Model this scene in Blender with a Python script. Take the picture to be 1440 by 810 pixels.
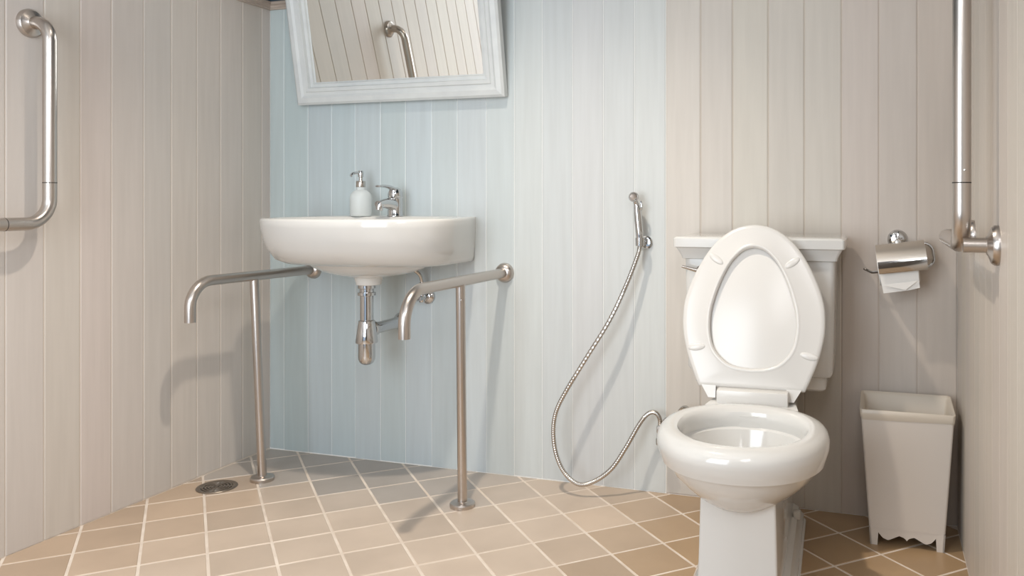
import bpy, bmesh, math, random
from mathutils import Vector, Matrix
random.seed(7)
PI = math.pi
for o in list(bpy.data.objects): bpy.data.objects.remove(o)
S = bpy.context.scene
C = S.collection

# ------------------------------------------------------------------ camera
# room frame: x along the back wall from the left corner, y = 0 on the back wall (room at y < 0), z up, metres
cam = bpy.data.cameras.new('camera'); co = bpy.data.objects.new('camera', cam); C.objects.link(co)
co.location = (2.0483, -2.4439, 0.8811)
co.rotation_euler = (PI/2, 0, 0.3186)
cam.sensor_fit = 'HORIZONTAL'; cam.sensor_width = 36.0
cam.lens = 36.0*1175.5/1440
cam.shift_x = -(847.8-720)/1440; cam.shift_y = (281-405)/1440
cam.clip_start = 0.01
S.camera = co

# ------------------------------------------------------------------ world, lights, exposure
S.view_settings.view_transform = 'Standard'; S.view_settings.look = 'None'
S.view_settings.gamma = 1; S.view_settings.exposure = 0.09
S.view_settings.use_curve_mapping = False
w = bpy.data.worlds.new('world'); S.world = w; w.use_nodes = True
bg = w.node_tree.nodes['Background']; bg.inputs[0].default_value = (.62, .78, 1, 1); bg.inputs[1].default_value = 0.8

def light(name, kind, loc, energy, col, rot=(0,0,0), **k):
    l = bpy.data.lights.new(name, kind); l.energy = energy; l.color = col
    for a, b in k.items(): setattr(l, a, b)
    o = bpy.data.objects.new(name, l); o.location = loc; o.rotation_euler = rot; C.objects.link(o); return o
# ceiling lamp (casts the rail, basin and toilet shadows)
light('ceiling_lamp_light', 'SPOT', (1.12, -.95, 2.28), 98, (1, .90, .78), spot_size=math.radians(104), spot_blend=.85, shadow_soft_size=.035)
# soft fill added to brighten the left wall, over the camera's right shoulder
light('left_wall_fill', 'AREA', (2.20, -2.15, 1.72), 15, (.97, .97, 1), rot=(0, math.radians(78), math.radians(-20)), shape='RECTANGLE', size=.6, size_y=1.0)
# daylight through the doorway behind the camera
light('doorway_daylight', 'AREA', (.95, -2.86, 1.15), 34, (.88, .95, 1), rot=(PI/2+.22, 0, 0), shape='RECTANGLE', size=1.1, size_y=1.5)

# ------------------------------------------------------------------ materials
def mat(name, col, rough=.5, metal=0, **k):
    m = bpy.data.materials.new(name); m.use_nodes = True
    b = m.node_tree.nodes['Principled BSDF']
    b.inputs['Base Color'].default_value = (*col, 1); b.inputs['Roughness'].default_value = rough
    b.inputs['Metallic'].default_value = metal
    for a, v in k.items(): b.inputs[a.replace('_', ' ')].default_value = v
    return m
def nodes(m): return m.node_tree.nodes, m.node_tree.links, m.node_tree.nodes['Principled BSDF']
def noise_col(m, c1, c2, scale, vec=(1,1,1), detail=4, bump=0, lo=.3, hi=.7, rand=0, bscale=None):
    n, l, b = nodes(m)
    tc = n.new('ShaderNodeTexCoord'); mp = n.new('ShaderNodeMapping'); mp.inputs['Scale'].default_value = vec
    l.new(tc.outputs['Object'], mp.inputs[0])
    if rand:
        oi = n.new('ShaderNodeObjectInfo'); vm = n.new('ShaderNodeVectorMath'); vm.operation = 'SCALE'
        vm.inputs[0].default_value = (17, 31, 11); l.new(oi.outputs['Random'], vm.inputs['Scale'])
        l.new(vm.outputs[0], mp.inputs['Location'])
    ns = n.new('ShaderNodeTexNoise'); ns.inputs['Scale'].default_value = scale; ns.inputs['Detail'].default_value = detail
    l.new(mp.outputs[0], ns.inputs['Vector'])
    cr = n.new('ShaderNodeValToRGB'); cr.color_ramp.elements[0].position = lo; cr.color_ramp.elements[1].position = hi
    cr.color_ramp.elements[0].color = (*c1, 1); cr.color_ramp.elements[1].color = (*c2, 1)
    l.new(ns.outputs[0], cr.inputs[0]); out = cr.outputs[0]
    if rand:
        hs = n.new('ShaderNodeHueSaturation'); mr = n.new('ShaderNodeMapRange')
        mr.inputs['To Min'].default_value = 1-rand; mr.inputs['To Max'].default_value = 1+rand
        l.new(oi.outputs['Random'], mr.inputs[0]); l.new(mr.outputs[0], hs.inputs['Value'])
        l.new(out, hs.inputs['Color']); out = hs.outputs[0]
    l.new(out, b.inputs['Base Color'])
    if bump:
        bp = n.new('ShaderNodeBump'); bp.inputs['Strength'].default_value = bump; bp.inputs['Distance'].default_value = .002
        l.new(ns.outputs[0], bp.inputs['Height']); l.new(bp.outputs[0], b.inputs['Normal'])
    return m
def board_mat(name):
    """painted timber: the object's colour times faint vertical brush streaks"""
    m = noise_col(mat(name, (.6,.6,.6), .45), (.945, .94, .935), (1.03, 1.03, 1.03), 6, (9, 9, .55), 5, .15, .25, .75, rand=.02)
    return tint(m)
def tint(m):
    n, l, b = nodes(m); src = b.inputs['Base Color'].links[0].from_socket
    oi = n.new('ShaderNodeObjectInfo'); mx = n.new('ShaderNodeVectorMath'); mx.operation = 'MULTIPLY'
    l.new(oi.outputs['Color'], mx.inputs[0]); l.new(src, mx.inputs[1]); l.new(mx.outputs[0], b.inputs['Base Color'])
    return m
M = {}
M['board'] = board_mat('painted_timber')
M['backing'] = mat('groove_paint', (.86, .86, .84), .6)
M['backing_warm'] = mat('groove_paint_warm', (.76, .68, .59), .6)
M['backing_beige'] = mat('groove_paint_beige', (.50, .42, .35), .6)
M['upper'] = mat('slate_blue_paint', (.035, .06, .08), .7)
M['ceiling'] = mat('white_ceiling_paint', (.75, .73, .70), .8)
M['front'] = mat('taupe_plaster', (.22, .19, .165), .8)
M['trim'] = noise_col(mat('tan_moulding', (.4, .33, .27), .45), (.36, .29, .24), (.50, .42, .36), 8, (1, 1, 8), 3)
M['grout'] = noise_col(mat('pale_grout', (.55, .47, .4), .9), (.66, .56, .47), (.80, .71, .62), 14)
M['tile'] = tint(noise_col(mat('matt_ceramic_tile', (.6,.6,.6), .38), (.90, .89, .88), (1.06, 1.06, 1.06), 5, (1,1,1), 4, .06, rand=.03))
M['ceramic'] = mat('white_ceramic', (.66, .65, .625), .12, Coat_Weight=.35, Coat_Roughness=.04)
M['seat'] = mat('white_seat_plastic', (.67, .65, .62), .24)
M['steel'] = mat('brushed_steel', (.55, .50, .46), .29, 1)
n, l, b = nodes(M['steel']); b.inputs['Anisotropic'].default_value = .4
M['chrome'] = mat('polished_chrome', (.60, .60, .60), .08, 1)
M['satin'] = mat('satin_chrome', (.56, .525, .485), .24, 1)
M['cover'] = mat('brushed_cover_metal', (.66, .61, .55), .36, 1)
M['dark'] = mat('dark_joint', (.03, .025, .02), .5)
M['drainsteel'] = mat('tarnished_drain_metal', (.30, .26, .22), .4, 1)
M['paper'] = mat('white_tissue', (.82, .79, .75), .9)
M['bin'] = mat('cream_bin_plastic', (.66, .60, .54), .38)
M['liner'] = mat('cream_liner_film', (.68, .60, .50), .35, Transmission_Weight=.12)
M['soapglass'] = mat('frosted_glass', (.80, .84, .84), .25, Transmission_Weight=.35, IOR=1.3)
M['frame'] = noise_col(mat('white_frame_paint', (.6, .6, .58), .4), (.60, .62, .62), (.66, .68, .67), 7, (3, 3, 3), 4)
M['mirror'] = mat('mirror_glass', (.84, .83, .78), .012, 1)
M['water'] = mat('bowl_water', (.70, .76, .78), .02, 0, Transmission_Weight=.3, IOR=1.33)

# ------------------------------------------------------------------ mesh helpers
def obj(name, bm, m, parent=None, smooth=True, sharp=35, loc=(0,0,0)):
    bmesh.ops.recalc_face_normals(bm, faces=bm.faces)
    me = bpy.data.meshes.new(name); bm.to_mesh(me); bm.free()
    if smooth:
        for p in me.polygons: p.use_smooth = True
        me.set_sharp_from_angle(angle=math.radians(sharp))
    me.materials.append(M[m] if isinstance(m, str) else m)
    o = bpy.data.objects.new(name, me); C.objects.link(o); o.parent = parent; o.location = loc
    return o
def tag(o, label, cat, group=None, kind=None):
    if label: o['label'] = label
    if cat: o['category'] = cat
    if group: o['group'] = group
    if kind: o['kind'] = kind
    return o
def thing(name, label, cat, loc=(0,0,0), rz=0, group=None):
    o = bpy.data.objects.new(name, None); C.objects.link(o); o.empty_display_size = .05
    o.location = loc; o.rotation_euler = (0, 0, rz)
    return tag(o, label, cat, group)
def struct(o): o['kind'] = 'structure'; return o
def box(bm, x0, x1, y0, y1, z0, z1, bev=0, seg=2):
    b2 = bmesh.new(); bmesh.ops.create_cube(b2, size=1)
    for v in b2.verts: v.co = Vector(((x0+x1)/2+v.co.x*(x1-x0), (y0+y1)/2+v.co.y*(y1-y0), (z0+z1)/2+v.co.z*(z1-z0)))
    if bev: bmesh.ops.bevel(b2, geom=b2.edges[:], offset=bev, segments=seg, affect='EDGES', profile=.5)
    me = bpy.data.meshes.new('t'); b2.to_mesh(me); b2.free(); bm.from_mesh(me); bpy.data.meshes.remove(me); return bm
def ring_faces(bm, rings, cap0=True, cap1=True, closed=True):
    vs = [[bm.verts.new(p) for p in r] for r in rings]; n = len(vs[0])
    for a, b in zip(vs, vs[1:]):
        for i in range(n if closed else n-1):
            j = (i+1) % n; bm.faces.new((a[i], a[j], b[j], b[i]))
    if cap0: bm.faces.new(vs[0][::-1])
    if cap1: bm.faces.new(vs[-1])
    return bm
def lathe(bm, prof, seg=32, mtx=None, cap0=True, cap1=True):
    """prof: list of (r, z) revolved about z, then moved by mtx"""
    mtx = mtx or Matrix()
    rings = [[mtx @ Vector((max(r, 1e-4)*math.cos(2*PI*i/seg), max(r, 1e-4)*math.sin(2*PI*i/seg), z)) for i in range(seg)] for r, z in prof]
    return ring_faces(bm, rings, cap0, cap1)
def T(loc, rx=0, ry=0, rz=0): return Matrix.Translation(loc) @ Matrix.Rotation(rz, 4, 'Z') @ Matrix.Rotation(ry, 4, 'Y') @ Matrix.Rotation(rx, 4, 'X')
OUT_Y = lambda loc: T(loc, rx=PI/2)          # lathe axis pointing to -y (out of the back wall)
OUT_PX = lambda loc: T(loc, ry=PI/2)         # axis +x
OUT_NX = lambda loc: T(loc, ry=-PI/2)        # axis -x
def fillet(pts, r, n=10):
    P = [Vector(p) for p in pts]; out = [P[0]]
    for i in range(1, len(P)-1):
        a = (P[i-1]-P[i]).normalized(); b = (P[i+1]-P[i]).normalized(); ang = a.angle(b)
        if ang > PI-.02: out.append(P[i]); continue
        rr = r[i-1] if isinstance(r, (list, tuple)) else r
        d = rr/math.tan(ang/2); c = P[i]+(a+b).normalized()*rr/math.sin(ang/2)
        s = P[i]+a*d-c; e = P[i]+b*d-c; th = s.angle(e)
        for k in range(n+1):
            t = k/n; out.append(c+(s*math.sin((1-t)*th)+e*math.sin(t*th))/math.sin(th))
    out.append(P[-1]); return out
def spline(pts, n=10):
    P = [Vector(p) for p in pts]; P = [P[0]*2-P[1]]+P+[P[-1]*2-P[-2]]; out = []
    for i in range(1, len(P)-2):
        for k in range(n):
            t = k/n; a, b, c, d = P[i-1:i+3]
            out.append(.5*((2*b)+(c-a)*t+(2*a-5*b+4*c-d)*t*t+(3*b-a-3*c+d)*t**3))
    out.append(P[-2]); return out
def tube(bm, path, r, seg=20, cap=True, inner=None):
    P = [Vector(p) for p in path]; rings = []; up = None
    for i, p in enumerate(P):
        t = (P[min(i+1, len(P)-1)]-P[max(i-1, 0)]).normalized()
        if up is None: up = t.orthogonal().normalized()
        up = (up-t*up.dot(t)).normalized(); s = t.cross(up)
        rr = r[i] if isinstance(r, (list, tuple)) else r
        rings.append([p+(up*math.cos(2*PI*k/seg)+s*math.sin(2*PI*k/seg))*rr for k in range(seg)])
    return ring_faces(bm, rings, cap, cap)
def rect_ring(cx, cy, hx, hy, z, rad, n=5):
    out = []
    for (sx, sy, a0) in ((1,1,0), (-1,1,PI/2), (-1,-1,PI), (1,-1,1.5*PI)):
        for k in range(n+1):
            a = a0+PI/2*k/n
            out.append(Vector((cx+sx*(hx-rad)+rad*math.cos(a), cy+sy*(hy-rad)+rad*math.sin(a), z)))
    return out

# ------------------------------------------------------------------ the room shell
WX, YF, ZB, ZC = 2.25, -2.90, 1.552, 2.30
f = bmesh.new(); box(f, -.05, WX+.05, YF-.05, .05, -.06, -.0012); floor = struct(obj('floor', f, 'grout', smooth=False))

# floor tiles: 150 mm squares laid diagonally, clipped at the walls
th = .4616+.3186
gA = Vector((math.cos(th), math.sin(th))); gB = Vector((math.sin(th), -math.cos(th)))
def camroom(x, y):
    c, s = math.cos(.3186), math.sin(.3186); ex = Vector((c, -s)); ey = Vector((s, c)); d = Vector((x+7.865, y-19.75))
    return Vector((d.dot(ex), d.dot(ey)))*.15
g0 = camroom(-8.797, 18.359)
def clip(poly, axis, val, keep_less):
    out = []
    for i, p in enumerate(poly):
        q = poly[(i+1) % len(poly)]; ip = (p[axis] <= val) == keep_less; iq = (q[axis] <= val) == keep_less
        if ip: out.append(p)
        if ip != iq: t = (val-p[axis])/(q[axis]-p[axis]); out.append(p+(q-p)*t)
    return out
full = {}
random.seed(11)
for i in range(-24, 26):
    for j in range(-20, 34):
        p0 = g0+(gA*i+gB*j)*.15; ctr = p0+(gA+gB)*.075
        g = .0034
        poly = [p0+gA*g+gB*g, p0+gA*(.15-g)+gB*g, p0+gA*(.15-g)+gB*(.15-g), p0+gA*g+gB*(.15-g)]
        for ax, v, kl in ((0, .001, False), (0, WX-.001, True), (1, -.001, True), (1, -2.75, False)):
            poly = clip(poly, ax, v, kl) if len(poly) > 2 else []
        if len(poly) < 3: continue
        area = abs(sum(poly[k-1].x*poly[k].y-poly[k].x*poly[k-1].y for k in range(len(poly))))/2
        if area < .0006: continue
        # tone by place: greyer in the washing corner, partly basin shade painted in; browner ones by the left wall, ochre ones round the toilet
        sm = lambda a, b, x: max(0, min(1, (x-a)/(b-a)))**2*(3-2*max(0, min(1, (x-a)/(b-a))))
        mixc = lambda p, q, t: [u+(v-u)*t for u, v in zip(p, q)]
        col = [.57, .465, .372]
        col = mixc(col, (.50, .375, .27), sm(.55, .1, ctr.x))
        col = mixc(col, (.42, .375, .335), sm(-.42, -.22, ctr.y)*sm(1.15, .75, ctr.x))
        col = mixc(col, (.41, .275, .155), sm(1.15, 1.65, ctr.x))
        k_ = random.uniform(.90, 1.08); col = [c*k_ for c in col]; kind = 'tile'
        isfull = area > (.15-2*g)**2-1e-5
        if isfull and kind in full:
            o = full[kind].copy(); C.objects.link(o)
        else:
            bm = bmesh.new(); n = len(poly); L = [p-ctr for p in poly]; cc = sum(L, Vector((0, 0)))/n
            sh = [p+(cc-p).normalized()*.0018 for p in L]
            ring_faces(bm, [[Vector((*p, -.006)) for p in L], [Vector((*p, -.0012)) for p in L], [Vector((*p, 0)) for p in sh]], False, True)
            o = obj('tile', bm, kind, floor, smooth=False)
            if isfull: full[kind] = o
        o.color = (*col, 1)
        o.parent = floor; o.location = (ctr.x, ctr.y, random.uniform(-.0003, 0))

def board(name, x0, x1, z0, z1, col, parent, xf, dep=.0012):
    """one tongue-and-groove board, front face at local y=0 with bevelled edges"""
    b_, g_ = .0028, .0008
    bm = bmesh.new()
    sec = [(x0+g_, .012), (x0+g_, dep), (x0+g_+b_, 0), (x1-g_-b_, 0), (x1-g_, dep), (x1-g_, .012)]
    ring_faces(bm, [[xf(Vector((x, y, z0))) for x, y in sec], [xf(Vector((x, y, z1))) for x, y in sec]])
    o = obj(name, bm, 'board', parent, smooth=False); o.color = (*[c*random.uniform(.985, 1.015) for c in col], 1); return o
id_ = lambda v: v
xb = [.0, .060, .160, .258, .353, .452, .548, .647, .741, .846, .944, 1.040, 1.142, 1.243, 1.343, 1.441, 1.547, 1.642, 1.745, 1.847, 1.949, 2.049, 2.149, WX]
bm = bmesh.new(); box(bm, -.05, WX+.05, .0018, .06, -.05, ZB+.03); wb = struct(obj('wall_back', bm, 'backing', smooth=False))
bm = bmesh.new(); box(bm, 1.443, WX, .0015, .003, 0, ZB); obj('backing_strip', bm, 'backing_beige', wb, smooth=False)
for i in range(len(xb)-1):
    xm = (xb[i]+xb[i+1])/2
    # pale boards blued towards the corner, cool light painted in; cream boards behind the toilet
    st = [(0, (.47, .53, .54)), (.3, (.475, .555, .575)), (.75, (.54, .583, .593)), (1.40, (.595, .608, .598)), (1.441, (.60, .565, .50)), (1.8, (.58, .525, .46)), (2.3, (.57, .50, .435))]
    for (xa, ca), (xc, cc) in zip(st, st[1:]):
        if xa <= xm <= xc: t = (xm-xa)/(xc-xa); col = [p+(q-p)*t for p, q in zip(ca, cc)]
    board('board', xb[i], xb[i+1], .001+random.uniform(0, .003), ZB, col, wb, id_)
# left wall: along y, face at x = 0
yl = [0, .042, .135, .235, .334, .435, .536, .644, .741, .844]+[.945+.1*k for k in range(20)]
yl = [y for y in yl if y < 2.8]+[2.85]
bm = bmesh.new(); box(bm, -.06, -.0018, YF, .0, -.05, ZB+.027); wl = struct(obj('wall_left', bm, 'backing_warm', smooth=False))
for a, b in zip(yl, yl[1:]):
    board('board', a, b, .001+random.uniform(0, .004), ZB, (.585, .532, .487), wl, lambda v: Vector((-v.y, -v.x, v.z)))
bm = bmesh.new(); box(bm, WX+.0018, WX+.06, YF, 0, -.05, ZB+.027); wr = struct(obj('wall_right', bm, 'backing_beige', smooth=False))
yr = [0, .03]+[.13+.1*k for k in range(27)]; yr = [y for y in yr if y < 2.8]+[2.85]
for a, b in zip(yr, yr[1:]):
    board('board', a, b, .001, ZB, (.60, .54, .48), wr, lambda v: Vector((WX+v.y, -v.x, v.z)), .0005)
# front wall behind the camera, with a doorway that lets the daylight in
bm = bmesh.new()
box(bm, -.06, .35, YF-.05, YF, -.05, ZC); box(bm, 1.55, WX+.06, YF-.05, YF, -.05, ZC); box(bm, .35, 1.55, YF-.05, YF, 2.05, ZC)
struct(obj('wall_front', bm, 'front', smooth=False))
# unseen window frame added around the fill light, right wall behind the camera
bm = bmesh.new()
for a in ((-2.69, -2.65, 1.40, 2.02), (-1.65, -1.61, 1.40, 2.02), (-2.69, -1.61, 1.38, 1.42), (-2.69, -1.61, 2.0, 2.04)): box(bm, WX-.03, WX+.01, *a)
struct(obj('added_window_1', bm, 'frame', smooth=False))
bm = bmesh.new(); lathe(bm, [(.075, 0), (.075, -.006), (.055, -.012), (.052, -.004)], 32, T((1.12, -.95, ZC)), True, True); struct(obj('trim_4', bm, 'chrome'))
# upper wall bands above the moulding and the ceiling
bm = bmesh.new(); box(bm, -.06, WX+.06, .0, .06, ZB+.028, ZC); box(bm, -.06, 0, YF, 0, ZB+.028, ZC); box(bm, WX, WX+.06, YF, 0, ZB+.028, ZC)
struct(obj('trim_3', bm, 'upper', smooth=False))
bm = bmesh.new(); box(bm, -.06, WX+.06, YF-.05, .06, ZC, ZC+.05); struct(obj('ceiling', bm, 'ceiling', smooth=False))
# capping moulding
prof = [(0, 0), (.008, 0), (.010, .004), (.014, .006), (.015, .013), (.021, .016), (.022, .024), (.018, .027), (0, .027)]
bm = bmesh.new(); ring_faces(bm, [[Vector((d, -d, ZB+z)) for d, z in prof], [Vector((WX-d, -d, ZB+z)) for d, z in prof]])
struct(obj('trim_1', bm, 'trim', sharp=20))
bm = bmesh.new(); ring_faces(bm, [[Vector((d, -d, ZB+z)) for d, z in prof], [Vector((d, -2.85, ZB+z)) for d, z in prof]])
struct(obj('trim_2', bm, 'trim', sharp=20))

# ------------------------------------------------------------------ floor drain
dr = thing('floor_drain', 'round tarnished metal floor drain near the left wall beside the left rail post', 'drain', (.121, -.38, 0))
bm = bmesh.new(); lathe(bm, [(.046, .0002), (.058, .0002), (.0595, .0015), (.058, .003), (.050, .0033), (.046, .001)], 40, None, False, False)
obj('rim_ring', bm, 'drainsteel', dr)
bm = bmesh.new(); lathe(bm, [(.05, .0003), (.05, .0006)], 40); obj('well', bm, 'dark', dr)
bm = bmesh.new()
for r in (.041, .032, .023, .014):
    lathe(bm, [(r-.0026, .001), (r-.0022, .0028), (r+.0022, .0028), (r+.0026, .001)], 40, None, False, False)
lathe(bm, [(.006, .001), (.006, .003)], 20)
for k in range(4):
    b2 = bmesh.new(); box(b2, .004, .047, -.003, .003, .001, .003)
    b2.transform(Matrix.Rotation(k*PI/2+.5, 4, 'Z')); me = bpy.data.meshes.new('t'); b2.to_mesh(me); b2.free(); bm.from_mesh(me); bpy.data.meshes.remove(me)
obj('grate', bm, 'drainsteel', dr)

# ------------------------------------------------------------------ wash basin
def basin_ring(z, k, front, hwf=1.0, xc=.54, n=40):
    """open-backed outline from left rear round the bowed front to right rear; k scales width, front = depth"""
    key = [(0, .268), (.08, .290), (.18, .310), (.26, .318), (.33, .300), (.39, .245), (.43, .165), (.448, .08), (.452, 0)]
    pts = []
    kk = spline([Vector((h, y, 0)) for y, h in key], 5)
    def w_(p):
        f_ = .25+.75*min(1, max(0, (p.y-.02)/.20)); return p.x*(1-(1-k)*f_)
    left = [Vector((xc-w_(p), -p.y*front/.452, z)) for p in kk]
    right = [Vector((xc+w_(p), -p.y*front/.452, z)) for p in kk[:-1]][::-1]
    return left+right
bm = bmesh.new()
R = []
R.append(basin_ring(.690, .60, .30)); R.append(basin_ring(.683, .82, .335)); R.append(basin_ring(.686, .87, .365)); R.append(basin_ring(.698, .915, .398))
R.append(basin_ring(.735, .965, .430)); R.append(basin_ring(.77, .985, .443)); R.append(basin_ring(.80, .998, .450))
R.append(basin_ring(.818, 1.0, .452)); R.append(basin_ring(.8245, .993, .449)); R.append(basin_ring(.8265, .975, .441))
nO = len(R[0])
def inner(z, hx, yf, yb, xc=.54):
    # closed oval sampled to match the outer outline order
    out = []
    for i in range(nO):
        a = PI*1.0*i/(nO-1)
        out.append(Vector((xc-hx*math.cos(a), yb-(yb-yf)*0-(abs(yf-yb))*math.sin(a)**.8, z)))
    return out
outer = R
vs = [[bm.verts.new(p) for p in r] for r in outer]
for a, b in zip(vs, vs[1:]):
    for i in range(nO-1): bm.faces.new((a[i], a[i+1], b[i+1], b[i]))
    bm.faces.new((a[-1], a[0], b[0], b[-1]))   # rear face against the wall
# top deck + sunken bowl as closed rings
seg = nO
def oval(z, hx, hy, yc, p=2.3, xc=.54):
    o = []
    for i in range(seg):
        t = i/(seg-1)
        a = PI + (PI)*t if False else None
    return o
def oring(z, s, yc=-.255, hx=.265, hy=.165):
    out = []
    # start at left-rear, run along the front to right-rear (same winding as outline)
    a0, a1 = math.radians(150), math.radians(390)
    for i in range(nO):
        a = a0+(a1-a0)*i/(nO-1)
        c, s_ = math.cos(a), math.sin(a); p = 2/2.5
        out.append(Vector((.54+math.copysign(abs(c)**p, c)*hx*s, yc+math.copysign(abs(s_)**p, s_)*hy*s, z)))
    return out
IN = [oring(.8255, 1.0), oring(.822, .985), oring(.80, .95), oring(.76, .86), oring(.725, .68), oring(.705, .42), oring(.699, .12)]
iv = [[bm.verts.new(p) for p in r] for r in IN]
# extra arc vertices closing the rear of the inner rings
def rear(z, s, yc=-.255, hx=.265, hy=.165, n=8):
    out = []
    for i in range(1, n):
        a = math.radians(390)+math.radians(120)*i/n
        c, s_ = math.cos(a), math.sin(a); p = 2/2.5
        out.append(Vector((.54+math.copysign(abs(c)**p, c)*hx*s, yc+math.copysign(abs(s_)**p, s_)*hy*s, z)))
    return out
SP = [1.0, .985, .95, .86, .68, .42, .12]; ZZ = [.8255, .822, .80, .76, .725, .705, .699]
rv = [[bm.verts.new(p) for p in rear(z, s)] for z, s in zip(ZZ, SP)]
rings = [a+b for a, b in zip(iv, rv)]
for a, b in zip(rings, rings[1:]):
    for i in range(len(a)): j = (i+1) % len(a); bm.faces.new((a[i], a[j], b[j], b[i]))
bm.faces.new(rings[-1])
top = vs[-1]
for i in range(nO-1): bm.faces.new((top[i], top[i+1], iv[0][i+1], iv[0][i]))
# rear deck
back = [top[-1]]+[bm.verts.new(Vector((.54+.255*(1-2*k/8), 0, .828))) for k in range(1, 8)]+[top[0]]
rr = [iv[0][-1]]+rv[0]+[iv[0][0]]
for k in range(8): bm.faces.new((back[k], back[k+1], rr[k+1], rr[k]))
bm.faces.new(vs[0])
basin = thing('wash_basin', 'white ceramic wall-hung wash basin with bowed front below the mirror', 'basin', (.54, 0, .70))
o = obj('basin_body', bm, 'ceramic', basin, sharp=55, loc=(-.54, 0, -.70))
bm = bmesh.new()
for z, hx, hy in [(0, 0, 0)]: pass
rings = []
for z, hx, hy in [(.700, .235, .150), (.690, .215, .140), (.672, .188, .124), (.658, .150, .104), (.649, .105, .080), (.643, .060, .052), (.640, .044, .043), (.618, .039, .038), (.616, .034, .034)]:
    rings.append([Vector((.54+hx*math.cos(2*PI*k/40), -.20+hy*math.sin(2*PI*k/40), z)) for k in range(40)])
ring_faces(bm, rings); obj('basin_underside', bm, 'ceramic', basin, sharp=50, loc=(-.54, 0, -.70))
bm = bmesh.new(); lathe(bm, [(.021, .6995), (.021, .7015), (.017, .703), (.004, .703)], 24, T((.54, -.255, 0))); obj('drain_ring', bm, 'chrome', basin, loc=(-.54, 0, -.70))

# ------------------------------------------------------------------ bottle trap and waste pipe
TX, TY = .533, -.20
tr = thing('bottle_trap', 'chrome bottle trap and waste pipe hanging under the wash basin', 'pipe', (TX, TY, .36))
def part(name, bm, m, par, **k):
    base = par.location
    return obj(name, bm, m, par, loc=(-base.x, -base.y, -base.z), **k)
bm = bmesh.new(); lathe(bm, [(.019, .617), (.027, .616), (.027, .606), (.022, .604), (.022, .594), (.028, .593), (.028, .584), (.0215, .582), (.0215, .581)], 28, T((TX, TY, 0))); part('coupling_nut', bm, 'chrome', tr)
bm = bmesh.new(); lathe(bm, [(.0205, .585), (.0205, .502)], 28, T((TX, TY, 0))); part('tailpiece', bm, 'chrome', tr)
bm = bmesh.new(); lathe(bm, [(.0215, .507), (.0255, .505), (.0255, .497), (.027, .494), (.0345, .440), (.0335, .436), (.026, .435)], 28, T((TX, TY, 0))); part('trap_collar', bm, 'chrome', tr)
bm = bmesh.new(); lathe(bm, [(.026, .438), (.0265, .395), (.0255, .384), (.021, .374), (.012, .368), (.0, .366)], 28, T((TX, TY, 0))); part('trap_cup', bm, 'chrome', tr)
bm = bmesh.new(); lathe(bm, [(.0185, .0), (.0185, .174)], 24, T((TX, TY+.025, .474), rx=-PI/2)); part('waste_pipe', bm, 'chrome', tr)
bm = bmesh.new(); lathe(bm, [(.018, 0), (.022, 0), (.024, .004), (.024, .016), (.018, .018)], 24, T((TX, TY+.024, .474), rx=-PI/2)); part('pipe_nut', bm, 'chrome', tr)
bm = bmesh.new(); lathe(bm, [(.017, .018), (.022, .014), (.030, .003), (.031, 0)], 24, OUT_Y((TX, 0, .474))); part('wall_flange', bm, 'chrome', tr)

# ------------------------------------------------------------------ angle valve under the basin with its supply tube
v = thing('angle_valve', 'small chrome angle stop valve on the wall below the right side of the basin', 'valve', (.635, 0, .562))
bm = bmesh.new(); lathe(bm, [(.010, .016), (.014, .015), (.024, .007), (.0255, 0)], 28, OUT_Y((.635, 0, .562))); part('escutcheon', bm, 'chrome', v)
bm = bmesh.new(); lathe(bm, [(.007, 0), (.009, .010), (.009, .05), (.007, .055)], 18, OUT_Y((.635, -.006, .562)));  lathe(bm, [(.008, -.014), (.010, -.01), (.010, .012), (.007, .018), (.007, .022)], 16, T((.635, -.042, .562))); part('valve_body', bm, 'chrome', v)
bm = bmesh.new(); lathe(bm, [(.009, 0), (.013, .002), (.013, .018), (.010, .022)], 12, OUT_NX((.622, -.042, .562))); part('valve_handle', bm, 'chrome', v)
bm = bmesh.new(); tube(bm, spline([(.635, -.042, .582), (.636, -.044, .615), (.630, -.052, .640), (.610, -.07, .658), (.58, -.09, .668), (.555, -.09, .69)]), .0055, 12); part('supply_tube', bm, 'satin', v)
bm = bmesh.new(); tube(bm, [(.635, -.042, .582), (.6355, -.043, .600), (.636, -.044, .612)], .0095, 12); part('tube_nut', bm, 'chrome', v)

# ------------------------------------------------------------------ basin mixer tap
FX, FY, FZ = .548, -.062, .828
tp = thing('mixer_tap', 'chrome single-lever mixer tap on the wash basin beside the soap bottle', 'tap', (FX, FY, FZ-.0015))
bm = bmesh.new(); lathe(bm, [(.0255, 0), (.0255, .003), (.0240, .006), (.0235, .028), (.0240, .048), (.0245, .058), (.021, .062)], 32, T((FX, FY, FZ-.001)));  part('tap_body', bm, 'chrome', tp)
bm = bmesh.new()
path = [(FX, FY-.004, FZ+.034), (FX, FY-.03, FZ+.040), (FX, FY-.065, FZ+.042), (FX, FY-.098, FZ+.040)]
P = spline(path, 6); rings = []
for i, p in enumerate(P):
    t = i/(len(P)-1); hw = .021-.008*t; hh = .024-.014*t
    rings.append([p+Vector((hw*math.cos(2*PI*k/20), 0, hh*math.sin(2*PI*k/20))) for k in range(20)])
ring_faces(bm, rings); part('spout', bm, 'chrome', tp)
bm = bmesh.new(); lathe(bm, [(.0125, .010), (.0125, -.002), (.0105, -.012), (.0095, -.012)], 20, T((FX, FY-.090, FZ+.032), rx=-.25)); part('aerator', bm, 'chrome', tp)
bm = bmesh.new(); lathe(bm, [(.021, .060), (.0235, .064), (.0235, .076), (.019, .088), (.008, .094), (0, .095)], 28, T((FX, FY, FZ-.001)));
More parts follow.
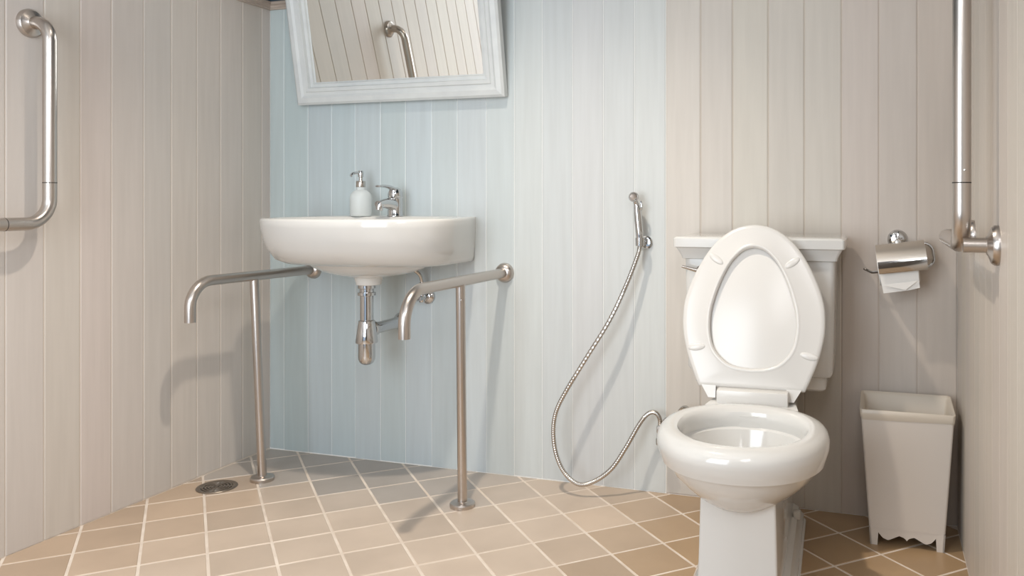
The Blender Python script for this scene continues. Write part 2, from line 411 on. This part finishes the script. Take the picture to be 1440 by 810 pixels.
P = spline([(FX, FY+.006, FZ+.082), (FX, FY-.03, FZ+.093), (FX, FY-.065, FZ+.097), (FX, FY-.100, FZ+.096)], 6); rings = []
for i, p in enumerate(P):
    t = i/(len(P)-1); hw = .014-.005*t; hh = .008-.0045*t
    rings.append([p+Vector((hw*math.cos(2*PI*k/16), 0, hh*math.sin(2*PI*k/16))) for k in range(16)])
ring_faces(bm, rings); part('lever', bm, 'chrome', tp)

# ------------------------------------------------------------------ soap dispenser
SX, SY = .426, -.075
sd = thing('soap_dispenser', 'frosted soap bottle with chrome pump standing on the back of the basin', 'soap dispenser', (SX, SY, .8268))
bm = bmesh.new(); lathe(bm, [(.031, 0), (.0345, .003), (.0355, .012), (.0355, .062), (.033, .073), (.024, .083), (.0155, .087), (.0145, .092), (.0145, .098)], 36, T((SX, SY, .8268))); part('bottle', bm, 'soapglass', sd)
bm = bmesh.new(); lathe(bm, [(.015, .096), (.0155, .098), (.0155, .114), (.0145, .116), (.006, .117), (.0055, .130)], 24, T((SX, SY, .8268))); part('collar', bm, 'satin', sd)
bm = bmesh.new(); lathe(bm, [(.0055, .128), (.009, .130), (.0095, .144), (.0075, .150), (0, .151)], 18, T((SX, SY, .8268)));
tube(bm, spline([(SX, SY, .8268+.143), (SX-.004, SY-.02, .8268+.143), (SX-.008, SY-.035, .8268+.139), (SX-.010, SY-.040, .8268+.130)], 4), [.0042]*13, 10); part('pump', bm, 'chrome', sd)

# ------------------------------------------------------------------ basin support rails
def rail(name, label, path, rad, post, flange, wallx, postr=.0135):
    t = thing(name, label, 'grab rail', (post[1][0], post[1][1], 0), 0, 'steel support rails beside the basin')
    bm = bmesh.new(); tube(bm, fillet(path, rad, 12), .0155, 24); part('rail_tube', bm, 'steel', t)
    bm = bmesh.new(); lathe(bm, [(.013, .0006), (.0132, -.0006)], 20, T(path[-1])); part('end_opening', bm, 'steel', t)
    bm = bmesh.new(); tube(bm, [post[0], post[1]], postr, 24); part('post', bm, 'steel', t)
    bm = bmesh.new(); lathe(bm, [(.036, 0), (.0365, .009), (.034, .0125), (.0165, .0135), (.0145, .015)], 36, T((post[1][0], post[1][1], .0))); part('floor_flange', bm, 'steel', t)
    bm = bmesh.new(); lathe(bm, [(.0155, .021), (.024, .018), (.0295, .011), (.0315, .004), (.0315, 0)], 36, OUT_Y(flange)); part('wall_flange', bm, 'steel', t)
    bm = bmesh.new(); lathe(bm, [(.0022, 0), (.0022, .0012), (.001, .0016)], 8, T((post[0][0]+.008, post[0][1]-.010, post[0][2]-.045), rx=PI/2, rz=.6)); part('screw', bm, 'chrome', t)
    return t
RX = .912
rail('support_rail', 'brushed steel support rail right of the basin, its post on the floor', [(RX, 0, .648), (RX, -.598, .648), (RX, -.598, .530)], .085,
     [(RX, -.300, .640), (RX, -.288, .004)], (RX, 0, .648), 0)
rail('support_rail', 'brushed steel support rail left of the basin, half hidden behind it', [(.185, 0, .639), (.165, -.530, .643), (.165, -.530, .528)], .075,
     [(.172, -.278, .640), (.208, -.283, .004)], (.185, 0, .639), 0)

# ------------------------------------------------------------------ wall grab bars
def flange_at(t, mtx, r=.036): 
    bm = bmesh.new(); lathe(bm, [(.0155, .020), (.019, .017), (r-.004, .012), (r, .006), (r, 0)], 36, mtx); part('wall_flange', bm, 'steel', t)
def gbar(label, x0, sx, xo, y, ztop, zbot, yend, joints, screws, bottom_flange):
    t = thing('grab_bar', label, 'grab bar', (x0, y, zbot), 0, 'L-shaped steel grab bars')
    if bottom_flange:
        path = [(x0, y, ztop), (x0+sx*xo, y, ztop), (x0+sx*xo, y, zbot), (x0+sx*xo, yend, zbot), (x0, yend, zbot)]
    else:
        path = [(x0, y, ztop), (x0+sx*xo, y, ztop), (x0+sx*xo, y, zbot), (x0+sx*xo, yend, zbot), (x0, yend, zbot)]
    bm = bmesh.new(); tube(bm, fillet(path, [.048, .062, .045], 12), .016, 26); part('bar_tube', bm, 'steel', t)
    mx = OUT_PX if sx > 0 else OUT_NX
    flange_at(t, mx((x0, y, ztop))); flange_at(t, mx((x0, yend, zbot)))
    if bottom_flange:
        flange_at(t, mx((x0, y+.0, zbot)))
        bm = bmesh.new(); tube(bm, [(x0, y, zbot), (x0+sx*(xo-.002), y, zbot)], .0135, 22); part('wall_stub', bm, 'steel', t)
    for p, ax in joints:
        bm = bmesh.new()
        m_ = T(p) if ax == 'z' else T(p, rx=PI/2)
        lathe(bm, [(.0158, -.0011), (.01625, -.0009), (.01625, .0009), (.0158, .0011)], 26, m_); part('joint_ring', bm, 'dark', t)
    for p in screws:
        bm = bmesh.new(); lathe(bm, [(.0024, 0), (.0024, .001), (.001, .0016)], 8, T(p, rx=PI/2)); part('screw', bm, 'satin', t)
    return t
gbar('L-shaped brushed steel grab bar on the left wall, beside the frame edge', 0, 1, .070, -.884, 1.329, .822, -1.55,
     [((.070, -.884, .924), 'z'), ((.070, -1.000, .822), 'y')], [], False)
gbar('L-shaped brushed steel grab bar on the right wall above the waste bin', WX, -1, .060, -.817, 1.40, .800, -.42,
     [((WX-.060, -.817, .912), 'z')], [(WX-.056, -.8328, .934)], True)

# ------------------------------------------------------------------ wall mirror, leaning forward from its lower edge
mr = thing('wall_mirror', 'framed mirror leaning forward above the basin, white painted moulded frame', 'mirror', (.532, -.004, 1.212))
LEAN = math.radians(10.5); MH = .62; MW = .392; FWd = .075
mr.rotation_euler = (LEAN, 0, 0)
fp = [(0, 0), (0, -.024), (.008, -.030), (.024, -.032), (.032, -.027), (.042, -.0265), (.045, -.030), (.056, -.030), (.059, -.020), (.069, -.018), (.072, -.012), (FWd, -.010), (FWd, 0)]
cor = [(-MW, 0), (MW, 0), (MW, MH), (-MW, MH)]; ins = [(1, 1), (-1, 1), (-1, -1), (1, -1)]
for k in range(4):
    a, b = k, (k+1) % 4; bm = bmesh.new()
    ring_faces(bm, [[Vector((cor[q][0]+ins[q][0]*d, y, cor[q][1]+ins[q][1]*d)) for d, y in fp] for q in (a, b)])
    o = obj('frame_rail' if k % 2 == 0 else 'frame_stile', bm, 'frame', mr, sharp=22)
bm = bmesh.new(); box(bm, -MW+FWd-.004, MW-FWd+.004, -.009, -.005, FWd-.004, MH-FWd+.004); obj('mirror_glass', bm, 'mirror', mr, smooth=False)
bm = bmesh.new(); box(bm, -MW+.01, MW-.01, -.004, -.001, .01, MH-.01); obj('backboard', bm, 'front', mr, smooth=False)

# ------------------------------------------------------------------ bidet sprayer
sp = thing('bidet_sprayer', 'chrome hand bidet sprayer with long looping metal hose left of the toilet', 'sprayer', (1.372, 0, .758))
bm = bmesh.new(); lathe(bm, [(.010, .012), (.016, .011), (.0205, .006), (.021, 0)], 28, OUT_Y((1.380, 0, .752))); part('wall_flange', bm, 'chrome', sp)
bm = bmesh.new(); tube(bm, [(1.378, -.008, .752), (1.374, -.030, .752)], .007, 14); lathe(bm, [(.010, -.012), (.0135, -.012), (.0145, .012), (.011, .012)], 20, T((1.372, -.040, .756))); part('holder_cup', bm, 'chrome', sp)
bm = bmesh.new(); tube(bm, spline([(1.372, -.040, .745), (1.371, -.040, .775), (1.367, -.041, .82), (1.364, -.043, .855), (1.362, -.044, .870)], 6), [.0085+.0035*math.sin(PI*min(1, i/22)) for i in range(25)], 18); part('sprayer_handle', bm, 'chrome', sp)
bm = bmesh.new(); tube(bm, [(1.362, -.044, .868), (1.360, -.048, .878), (1.357, -.054, .886)], .008, 14); lathe(bm, [(.009, -.012), (.0135, -.006), (.0152, .006), (.0145, .009), (.0115, .009), (.0105, .005), (.003, .005)], 28, T((1.355, -.054, .889), rx=PI/2-.1, rz=.5)); nz = part('nozzle', bm, 'chrome', sp)
bm = bmesh.new(); lathe(bm, [(.0098, .0045), (.0098, .0062), (.002, .007)], 24, T((1.355, -.054, .889), rx=PI/2-.1, rz=.5)); obj('spray_face', bm, 'steel', nz)
bm = bmesh.new(); tube(bm, [(1.376, -.047, .878), (1.379, -.049, .866), (1.378, -.048, .853), (1.370, -.046, .848)], [.0025, .0035, .0035, .003], 10); part('trigger', bm, 'chrome', sp)
hp = spline([(1.372, -.040, .745), (1.366, -.045, .715), (1.335, -.055, .63), (1.286, -.068, .522), (1.215, -.08, .405), (1.158, -.09, .310), (1.127, -.098, .245), (1.119, -.102, .185), (1.130, -.108, .120), (1.160, -.115, .068), (1.205, -.118, .040), (1.250, -.11, .050), (1.300, -.095, .088), (1.340, -.08, .150), (1.375, -.065, .215), (1.400, -.058, .248), (1.422, -.055, .254), (1.436, -.055, .238), (1.438, -.055, .212)], 40)
bm = bmesh.new(); tube(bm, hp, [.0064 if (i//2) % 2 else .0071 for i in range(len(hp))], 10); part('hose', bm, 'satin', sp)
# its stop valve on the wall
v = thing('angle_valve', 'chrome stop valve on the wall at the lower end of the sprayer hose', 'valve', (1.445, 0, .205))
bm = bmesh.new(); lathe(bm, [(.010, .014), (.014, .013), (.024, .006), (.025, 0)], 28, OUT_Y((1.452, 0, .205))); part('escutcheon', bm, 'chrome', v)
bm = bmesh.new(); lathe(bm, [(.009, 0), (.009, .062), (.012, .066), (.012, .072), (.006, .075)], 18, OUT_Y((1.445, -.006, .205))); lathe(bm, [(.009, -.004), (.0115, 0), (.0115, .014), (.008, .018)], 6, T((1.438, -.055, .200))); part('valve_body', bm, 'chrome', v)
bm = bmesh.new(); lathe(bm, [(.007, -.038), (.0105, -.036), (.011, -.020), (.008, -.016), (.007, 0)], 14, T((1.436, -.058, .198))); part('valve_handle', bm, 'chrome', v)
bm = bmesh.new(); tube(bm, spline([(1.452, -.045, .207), (1.475, -.05, .225), (1.50, -.06, .27), (1.525, -.08, .282), (1.56, -.12, .262), (1.60, -.17, .24), (1.655, -.22, .235)], 8), .0045, 12)
o = obj('supply_hose', bm, 'satin'); tag(o, 'thin grey supply hose behind the toilet bowl from the stop valve', 'hose')

# ------------------------------------------------------------------ toilet
to = thing('toilet', 'white ceramic close-coupled toilet with its seat and lid raised against the tank', 'toilet', (1.745, 0, 0), .0)
PH = .045
def turn(v): # the bowl part stands slightly turned
    c, s = math.cos(PH), math.sin(PH); x, y = v.x, v.y+.15
    return Vector((c*x-s*y, s*x+c*y-.15, v.z))
def egg(z, hw, yf, yb, n=48, p=2.15, wy=.56):
    """egg outline, widest nearer the rear"""
    yc = yb+(yf-yb)*wy*.85; out = []
    for i in range(n):
        a = 2*PI*i/n; c, s = math.cos(a), math.sin(a)
        x = math.copysign(abs(c)**(2/p), c)*hw
        y = yc+(abs(s)**(2/p))*((yf-yc) if s < 0 else (yb-yc))
        out.append(turn(Vector((x, y, z))))
    return out
bm = bmesh.new()
rings = [egg(z, hw, yf, yb) for z, hw, yf, yb in [
    (.20, .06, -.68, -.32), (.236, .078, -.715, -.33), (.243, .095, -.738, -.34), (.256, .117, -.757, -.35), (.275, .137, -.775, -.37), (.296, .155, -.793, -.39), (.314, .164, -.802, -.40), (.3225, .167, -.806, -.405),
    (.3235, .1765, -.816, -.405), (.334, .179, -.820, -.407), (.354, .1845, -.828, -.408), (.369, .1845, -.828, -.409), (.381, .180, -.822, -.412), (.388, .172, -.812, -.418), (.3905, .160, -.799, -.426),
    (.3905, .150, -.785, -.440), (.388, .142, -.774, -.455), (.380, .137, -.767, -.466), (.365, .135, -.765, -.47), (.350, .138, -.769, -.468), (.346, .138, -.769, -.468), (.342, .130, -.76, -.475), (.30, .112, -.74, -.49), (.26, .088, -.70, -.51), (.225, .055, -.65, -.53), (.21, .02, -.60, -.56)]]
ring_faces(bm, rings); obj('bowl', bm, 'ceramic', to, sharp=38)
bm = bmesh.new(); ring_faces(bm, [egg(.262, .082, -.697, -.492), egg(.2625, .082, -.697, -.492)]); obj('water', bm, 'water', to)
# deck linking bowl and tank
bm = bmesh.new()
rings = []
for y, hw, z0, z1 in [(-.47, .12, .28, .372), (-.43, .118, .24, .384), (-.34, .105, .20, .384), (-.14, .095, .20, .378), (-.05, .09, .22, .376)]:
    rings.append([turn(Vector((x*hw, y, z0+(z1-z0)*t))) for x, t in ((-1, .15), (-1, .9), (-.93, 1), (.93, 1), (1, .9), (1, .15), (.8, 0), (-.8, 0))])
ring_faces(bm, rings); obj('deck', bm, 'ceramic', to, sharp=40)
# pedestal: column and stepped plinth
def prect(z, hx, yf, yb, r):
    return [turn(v) for v in rect_ring(0, (yf+yb)/2, hx, (yb-yf)/2, z, r, 4)]
bm = bmesh.new()
ring_faces(bm, [prect(z, hx, yf, yb, .006) for z, hx, yf, yb in [(.06, .086, -.722, -.14), (.085, .083, -.719, -.14), (.10, .082, -.716, -.14), (.20, .0795, -.712, -.14), (.27, .0775, -.712, -.14)]])
obj('pedestal', bm, 'ceramic', to, sharp=40)
bm = bmesh.new()
ring_faces(bm, [prect(z, hx, yf, yb, .035) for z, hx, yf, yb in [(0, .118, -.748, -.105), (.018, .118, -.748, -.105), (.022, .113, -.743, -.110), (.036, .112, -.742, -.111), (.044, .106, -.736, -.117), (.058, .100, -.731, -.123), (.066, .088, -.724, -.132)]])
obj('plinth', bm, 'ceramic', to, sharp=30)
for s in (-1, 1):
    bm = bmesh.new(); p = turn(Vector((s*.099, -.24, 0))); box(bm, p.x-.009, p.x+.009, p.y-.012, p.y+.012, .058, .078, .003); obj('bolt_cap', bm, 'seat', to)
# tank
bm = bmesh.new()
def trect(z, hx, yf, r=.015): return rect_ring(0, (yf-.022)/2, hx, (-.022-yf)/2, z, r, 4)
ring_faces(bm, [trect(z, hx, yf) for z, hx, yf in [(.381, .168, -.195), (.386, .172, -.200), (.418, .174, -.203), (.421, .186, -.212), (.430, .190, -.215), (.50, .1925, -.217), (.735, .197, -.221)]])
obj('tank', bm, 'ceramic', to, sharp=30)
bm = bmesh.new()
ring_faces(bm, [trect(z, hx, yf, .008) for z, hx, yf in [(.722, .198, -.226), (.7235, .2025, -.230), (.732, .2045, -.232), (.742, .210, -.237), (.752, .2155, -.242), (.7535, .2175, -.244), (.755, .222, -.248), (.777, .2225, -.249), (.7815, .218, -.245), (.783, .211, -.238)]])
obj('tank_lid', bm, 'ceramic', to, sharp=24)
lv = obj('flush_lever', lathe(bmesh.new(), [(.013, 0), (.013, .006), (.008, .010), (.007, .018)], 20, OUT_Y((-.150, -.221, .692))), 'satin', to)
lv['label'] = 'dull chrome flush lever'
bm = bmesh.new(); P = [(-.143, -.238, .690), (-.165, -.243, .694), (-.198, -.250, .703)]; tube(bm, P, [.0065, .0055, .0035], 12); obj('lever_arm', bm, 'satin', lv)
# raised seat and lid
SHW = [(0, .134), (.034, .149), (.081, .167), (.135, .180), (.179, .1825), (.222, .178), (.276, .160), (.334, .130), (.376, .098), (.405, .060), (.417, .028), (.420, .0)]
IHW = [(.047, 0), (.051, .040), (.064, .071), (.094, .099), (.135, .111), (.182, .112), (.222, .104), (.270, .088), (.317, .064), (.345, .040), (.358, .020), (.362, 0)]
SHW = [(a*.985, b*.97) for a, b in SHW]; IHW = [(a*.985, b*.97) for a, b in IHW]
def resample(pts, n):
    P = spline([Vector((w_, h_, 0)) for h_, w_ in pts], 12); L = [0]
    for a, b in zip(P, P[1:]): L.append(L[-1]+(b-a).length)
    out = []; k = 0
    for i in range(n+1):
        s = L[-1]*i/n
        while k < len(L)-2 and L[k+1] < s: k += 1
        t = (s-L[k])/max(L[k+1]-L[k], 1e-9); out.append(P[k].lerp(P[k+1], min(1, max(0, t))))
    return out
NH = 34
def closed(pts):
    h = resample(pts, NH); h[-1].x = 0
    return [Vector((p.x, p.y)) for p in h]+[Vector((-p.x, p.y)) for p in h[::-1][1:]]
def seat_ring(off, y, src):
    P = closed(src); c = Vector((0, .19))
    return [Vector((p.x+(-off if p.x > 0 else off)*min(1, abs(p.x)/.03) if True else 0, y, p.y+(off if p.y < .19 else -off)*min(1, abs(p.y-.19)/.08))) for p in P]
TILT = math.radians(13.5)
sl = bpy.data.objects.new('seat', None)
# outer outline bottom edge must be flat: add bottom centre run
def ringpts(src, off, y, flat):
    P = seat_ring(off, y, src)
    return P
mt = Matrix.Translation((0.004, -.366, .413)) @ Matrix.Rotation(PH*.8, 4, 'Z') @ Matrix.Rotation(-TILT, 4, 'X')
bm = bmesh.new()
# seat ring: outer outline <-> inner outline, both open at the bottom centre for matching, joined across
def outl(off):
    h = resample(SHW, NH); P = []
    base = [Vector((x, 0)) for x in (0.0, .03, .06, .09, .115)]
    h = base+h
    for p in h:
        q = Vector((p.x, p.y)); d = (Vector((0, .19))-q); 
        if d.length > 1e-6: q = q+d.normalized()*off
        P.append(q)
    P[0].x = 0; P[-1].x = 0
    return P+[Vector((-p.x, p.y)) for p in P[::-1][1:-1]]
def inl(off):
    h = resample(IHW, NH+len((0, 1, 2, 3, 4))); P = []
    for p in h:
        q = Vector((p.x, p.y)); d = (Vector((0, .19))-q); q = q+d.normalized()*off; P.append(q)
    P[0].x = 0; P[-1].x = 0
    return P+[Vector((-p.x, p.y)) for p in P[::-1][1:-1]]
def lift(P, y): return [mt @ Vector((p.x, y, p.y)) for p in P]
A = [lift(outl(.003), 0), lift(outl(0), -.003), lift(outl(0), -.006), lift(outl(.004), -.0095), lift(outl(.012), -.011), lift(inl(-.009), -.011), lift(inl(-.006), -.0125), lift(inl(-.003), -.0135), lift(inl(.0), -.0125), lift(inl(.003), -.008), lift(inl(.003), 0)]
ring_faces(bm, A+[A[0]], False, False); bmesh.ops.remove_doubles(bm, verts=bm.verts, dist=1e-5)
seat = obj('seat', bm, 'seat', to, sharp=50)
for x, z, a in ((-.096, .322, -.62), (.096, .316, .62), (-.138, .096, .15), (.139, .086, -.2)):
    bm = bmesh.new(); bmesh.ops.create_uvsphere(bm, u_segments=20, v_segments=10, radius=1)
    bm.transform(mt @ Matrix.Translation((x, -.011, z)) @ Matrix.Rotation(-a, 4, 'Y') @ Matrix.Diagonal((.022, .0032, .009, 1)))
    obj('bumper', bm, 'seat', seat)
bm = bmesh.new()
B = [lift(outl(.006), .001), lift(outl(.001), .003), lift(outl(.001), .010), lift(outl(.010), .017), lift(outl(.05), .021)]
ring_faces(bm, B, True, True); lid = obj('lid', bm, 'seat', to, sharp=40)
# hinge bar
bm = bmesh.new(); box(bm, -.086, .086, -.412, -.372, .380, .4165, .004)
for v_ in bm.verts: v_.co = turn(v_.co)
hg = obj('hinge_cover', bm, 'seat', to)
for s in (-1, 1):
    bm = bmesh.new()
    pr_ = [(s*.086, .004), (s*.122, .004), (s*.104, -.026), (s*.086, -.026)]
    ring_faces(bm, [[mt @ Vector((x, y, z)) for x, z in pr_] for y in (-.012, .006)]); obj('hinge_arm', bm, 'seat', hg)

# ------------------------------------------------------------------ toilet roll holder
HX, HZ = 2.098, .772
th_ = thing('toilet_roll_holder', 'chrome toilet roll holder with curved cover on the wall right of the toilet', 'holder', (HX, 0, HZ))
th_.rotation_euler = (0, -.13, 0)
bm = bmesh.new(); lathe(bm, [(.016, .012), (.020, .010), (.0255, .005), (.027, 0)], 32, T((0, 0, 0), rx=PI/2)); obj('wall_flange', bm, 'chrome', th_)
bm = bmesh.new(); tube(bm, [(0, -.008, 0), (0, -.040, -.003), (0, -.058, -.006)], [.008, .008, .0095], 16); lathe(bm, [(.0095, 0), (.0105, .003), (.008, .008), (0, .009)], 16, T((0, -.056, -.006), rx=PI/2)); obj('knob', bm, 'satin', th_)
# curved cover plate
bm = bmesh.new(); sec = []
for k in range(15):
    a = math.radians(108-k*8.8); sec.append(((-.052+.012)-.058*math.cos(a) if False else 0, 0))
cz, cy, cr = -.066, -.056, .060
sec = [Vector((0, cy+cr*math.cos(math.radians(a)), cz+cr*math.sin(math.radians(a)))) for a in [85+7.5*k for k in range(14)]]
sec = [Vector((0, -.030, -.010))]+sec[:13]
W0, W1 = -.060, .064
ring_faces(bm, [[Vector((x, p.y, p.z)) for p in sec]+[Vector((x, p.y+.0015, p.z-.0012)) for p in sec[::-1]] for x in (W0, W0+.043, W1-.043, W1)])
obj('cover_plate', bm, 'cover', th_, sharp=30)
bm = bmesh.new(); q = sec[-1]; W = [(W0+.002, W1-.004)]
ring_faces(bm, [[Vector((x, y, z)) for y, z in ((q.y-.0035, q.z+.012), (q.y-.007, q.z-.002), (q.y-.0045, q.z-.014), (q.y-.001, q.z-.020), (q.y+.001, q.z-.018), (q.y-.001, q.z), (q.y, q.z+.012))] for x in (W0+.001, -.02, .02, W1-.001)])
obj('cover_lip', bm, 'chrome', th_, sharp=50)
bm = bmesh.new(); p = fillet([(-.05, -.03, -.012), (.084, -.03, -.018), (.086, -.03, -.079), (.0, -.056, -.079), (-.078, -.056, -.079), (-.098, -.056, -.066)], [.022, .022, .01, .012], 6)
tube(bm, p, .0038, 10); obj('roll_arm', bm, 'chrome', th_)
rl = thing('toilet_roll', 'small white toilet roll with folded end hanging under the chrome cover', 'toilet roll', (HX, -.056, HZ-.070)); rl.rotation_euler = (0, -.13, 0)
bm = bmesh.new(); m_ = T((-.052, 0, 0), ry=PI/2); lathe(bm, [(.020, 0), (.046, 0), (.047, .002), (.047, .100), (.046, .102), (.020, .102), (.020, 0)], 40, m_, False, False); obj('roll', bm, 'paper', rl)
bm = bmesh.new(); ring_faces(bm, [[Vector((x, y, z)) for x, y, z in ((-.050, yy, -.005), (.048, yy, -.005), (.046, yy+.002, -.058), (.018, yy+.002, -.062), (-.046, yy+.002, -.064))] for yy in (-.0485, -.0475)])
sh = obj('loose_sheet', bm, 'paper', rl, smooth=False)
bm = bmesh.new(); ring_faces(bm, [[Vector((x, y, z)) for x, y, z in ((-.044, yy, -.042), (.044, yy, -.038), (.010, yy-.001, -.060))] for yy in (-.0515, -.0505)])
obj('folded_tip', bm, 'paper', sh, smooth=False)

# ------------------------------------------------------------------ waste bin with a liner
BX, BY0, BY1 = 2.116, -.198, -.055
bn = thing('waste_bin', 'cream tapered plastic waste bin with scalloped foot in the right corner', 'bin', (BX, (BY0+BY1)/2, 0))
def bring(z, hx, y0, y1, r=.006): return rect_ring(0, 0, hx, (y1-y0)/2, z, r, 3)
bm = bmesh.new()
HB = .345
def bsz(z): t = z/HB; return .088+.0235*t, .070+.012*t
o_ = [bring(z, bsz(z)[0], -bsz(z)[1], bsz(z)[1]) for z in (.040, .12, .20, HB-.012)]
o_ += [bring(HB, bsz(HB)[0]+.0005, -bsz(HB)[1], bsz(HB)[1])]
i_ = [bring(z, bsz(z)[0]-.004, -bsz(z)[1]+.004, bsz(z)[1]-.004) for z in (HB, .2, .05)]
ring_faces(bm, o_+i_, False, True); obj('bin_body', bm, 'bin', bn, sharp=30)
# scalloped skirt with feet: front, back, two sides
def skirt(hw0, hw1, npts=50):
    pts = []
    for k in range(npts+1):
        u = -1+2*k/npts
        a = abs(u); K = [(0, .018), (.06, .025), (.2, .029), (.35, .022), (.5, .015), (.65, .020), (.76, .033), (.80, .036)]
        z = 0
        for (a0, z0), (a1, z1) in zip(K, K[1:]):
            if a0 <= a < a1: z = z0+(z1-z0)*(a-a0)/(a1-a0)
        pts.append((u, z))
    return pts
for (n_, ax, s) in (('front', 'x', -1), ('back', 'x', 1), ('left', 'y', -1), ('right', 'y', 1)):
    bm = bmesh.new(); P = skirt(1, 1); top_z = .045; rr = []
    for th2 in (0, .004):
        lo, hi = [], []
        for u, z in P:
            for zz, dst in ((z, lo), (top_z, hi)):
                hx, hy = bsz(zz)
                if ax == 'x': dst.append(Vector((u*hx, s*(hy-th2), zz)))
                else: dst.append(Vector((s*(hx-th2), u*hy, zz)))
        rr.append((lo, hi))
    (l0, h0), (l1, h1) = rr; V = lambda L: [bm.verts.new(p) for p in L]
    a, b, c, d = V(l0), V(h0), V(l1), V(h1)
    for k in range(len(a)-1):
        bm.faces.new((a[k], a[k+1], b[k+1], b[k])); bm.faces.new((c[k+1], c[k], d[k], d[k+1])); bm.faces.new((a[k+1], a[k], c[k], c[k+1])); bm.faces.new((b[k], b[k+1], d[k+1], d[k]))
    bm.faces.new((a[0], b[0], d[0], c[0])); bm.faces.new((a[-1], c[-1], d[-1], b[-1]))
    obj('skirt', bm, 'bin', bn, smooth=False)
ln = bmesh.new()
def lring(z, ex, jit=.0, r=.008):
    hx, hy = bsz(z); P = rect_ring(0, 0, hx+ex, hy+ex, z, r, 3); random.seed(int(z*1000)+int(ex*10000))
    return [Vector((p.x, p.y, p.z+random.uniform(-jit, jit))) for p in P]
ring_faces(ln, [lring(HB-.022, .0008, .003), lring(HB-.017, .0020, .001), lring(HB-.012, .0022), lring(HB+.001, .0025), lring(HB+.002, .001), lring(HB-.005, -.006), lring(.25, -.008, .004), lring(.12, -.010, .006), lring(.06, -.02, .004)], False, True)
for v_ in ln.verts:   # the film stands a little higher at the back
    if v_.co.z > HB-.01 and v_.co.y > -.05: v_.co.z += .012*(v_.co.y+.05)/.13
o = obj('bin_liner', ln, 'liner', loc=(BX, (BY0+BY1)/2, 0), sharp=60); tag(o, 'thin cream plastic liner folded over the top of the waste bin', 'bin liner')
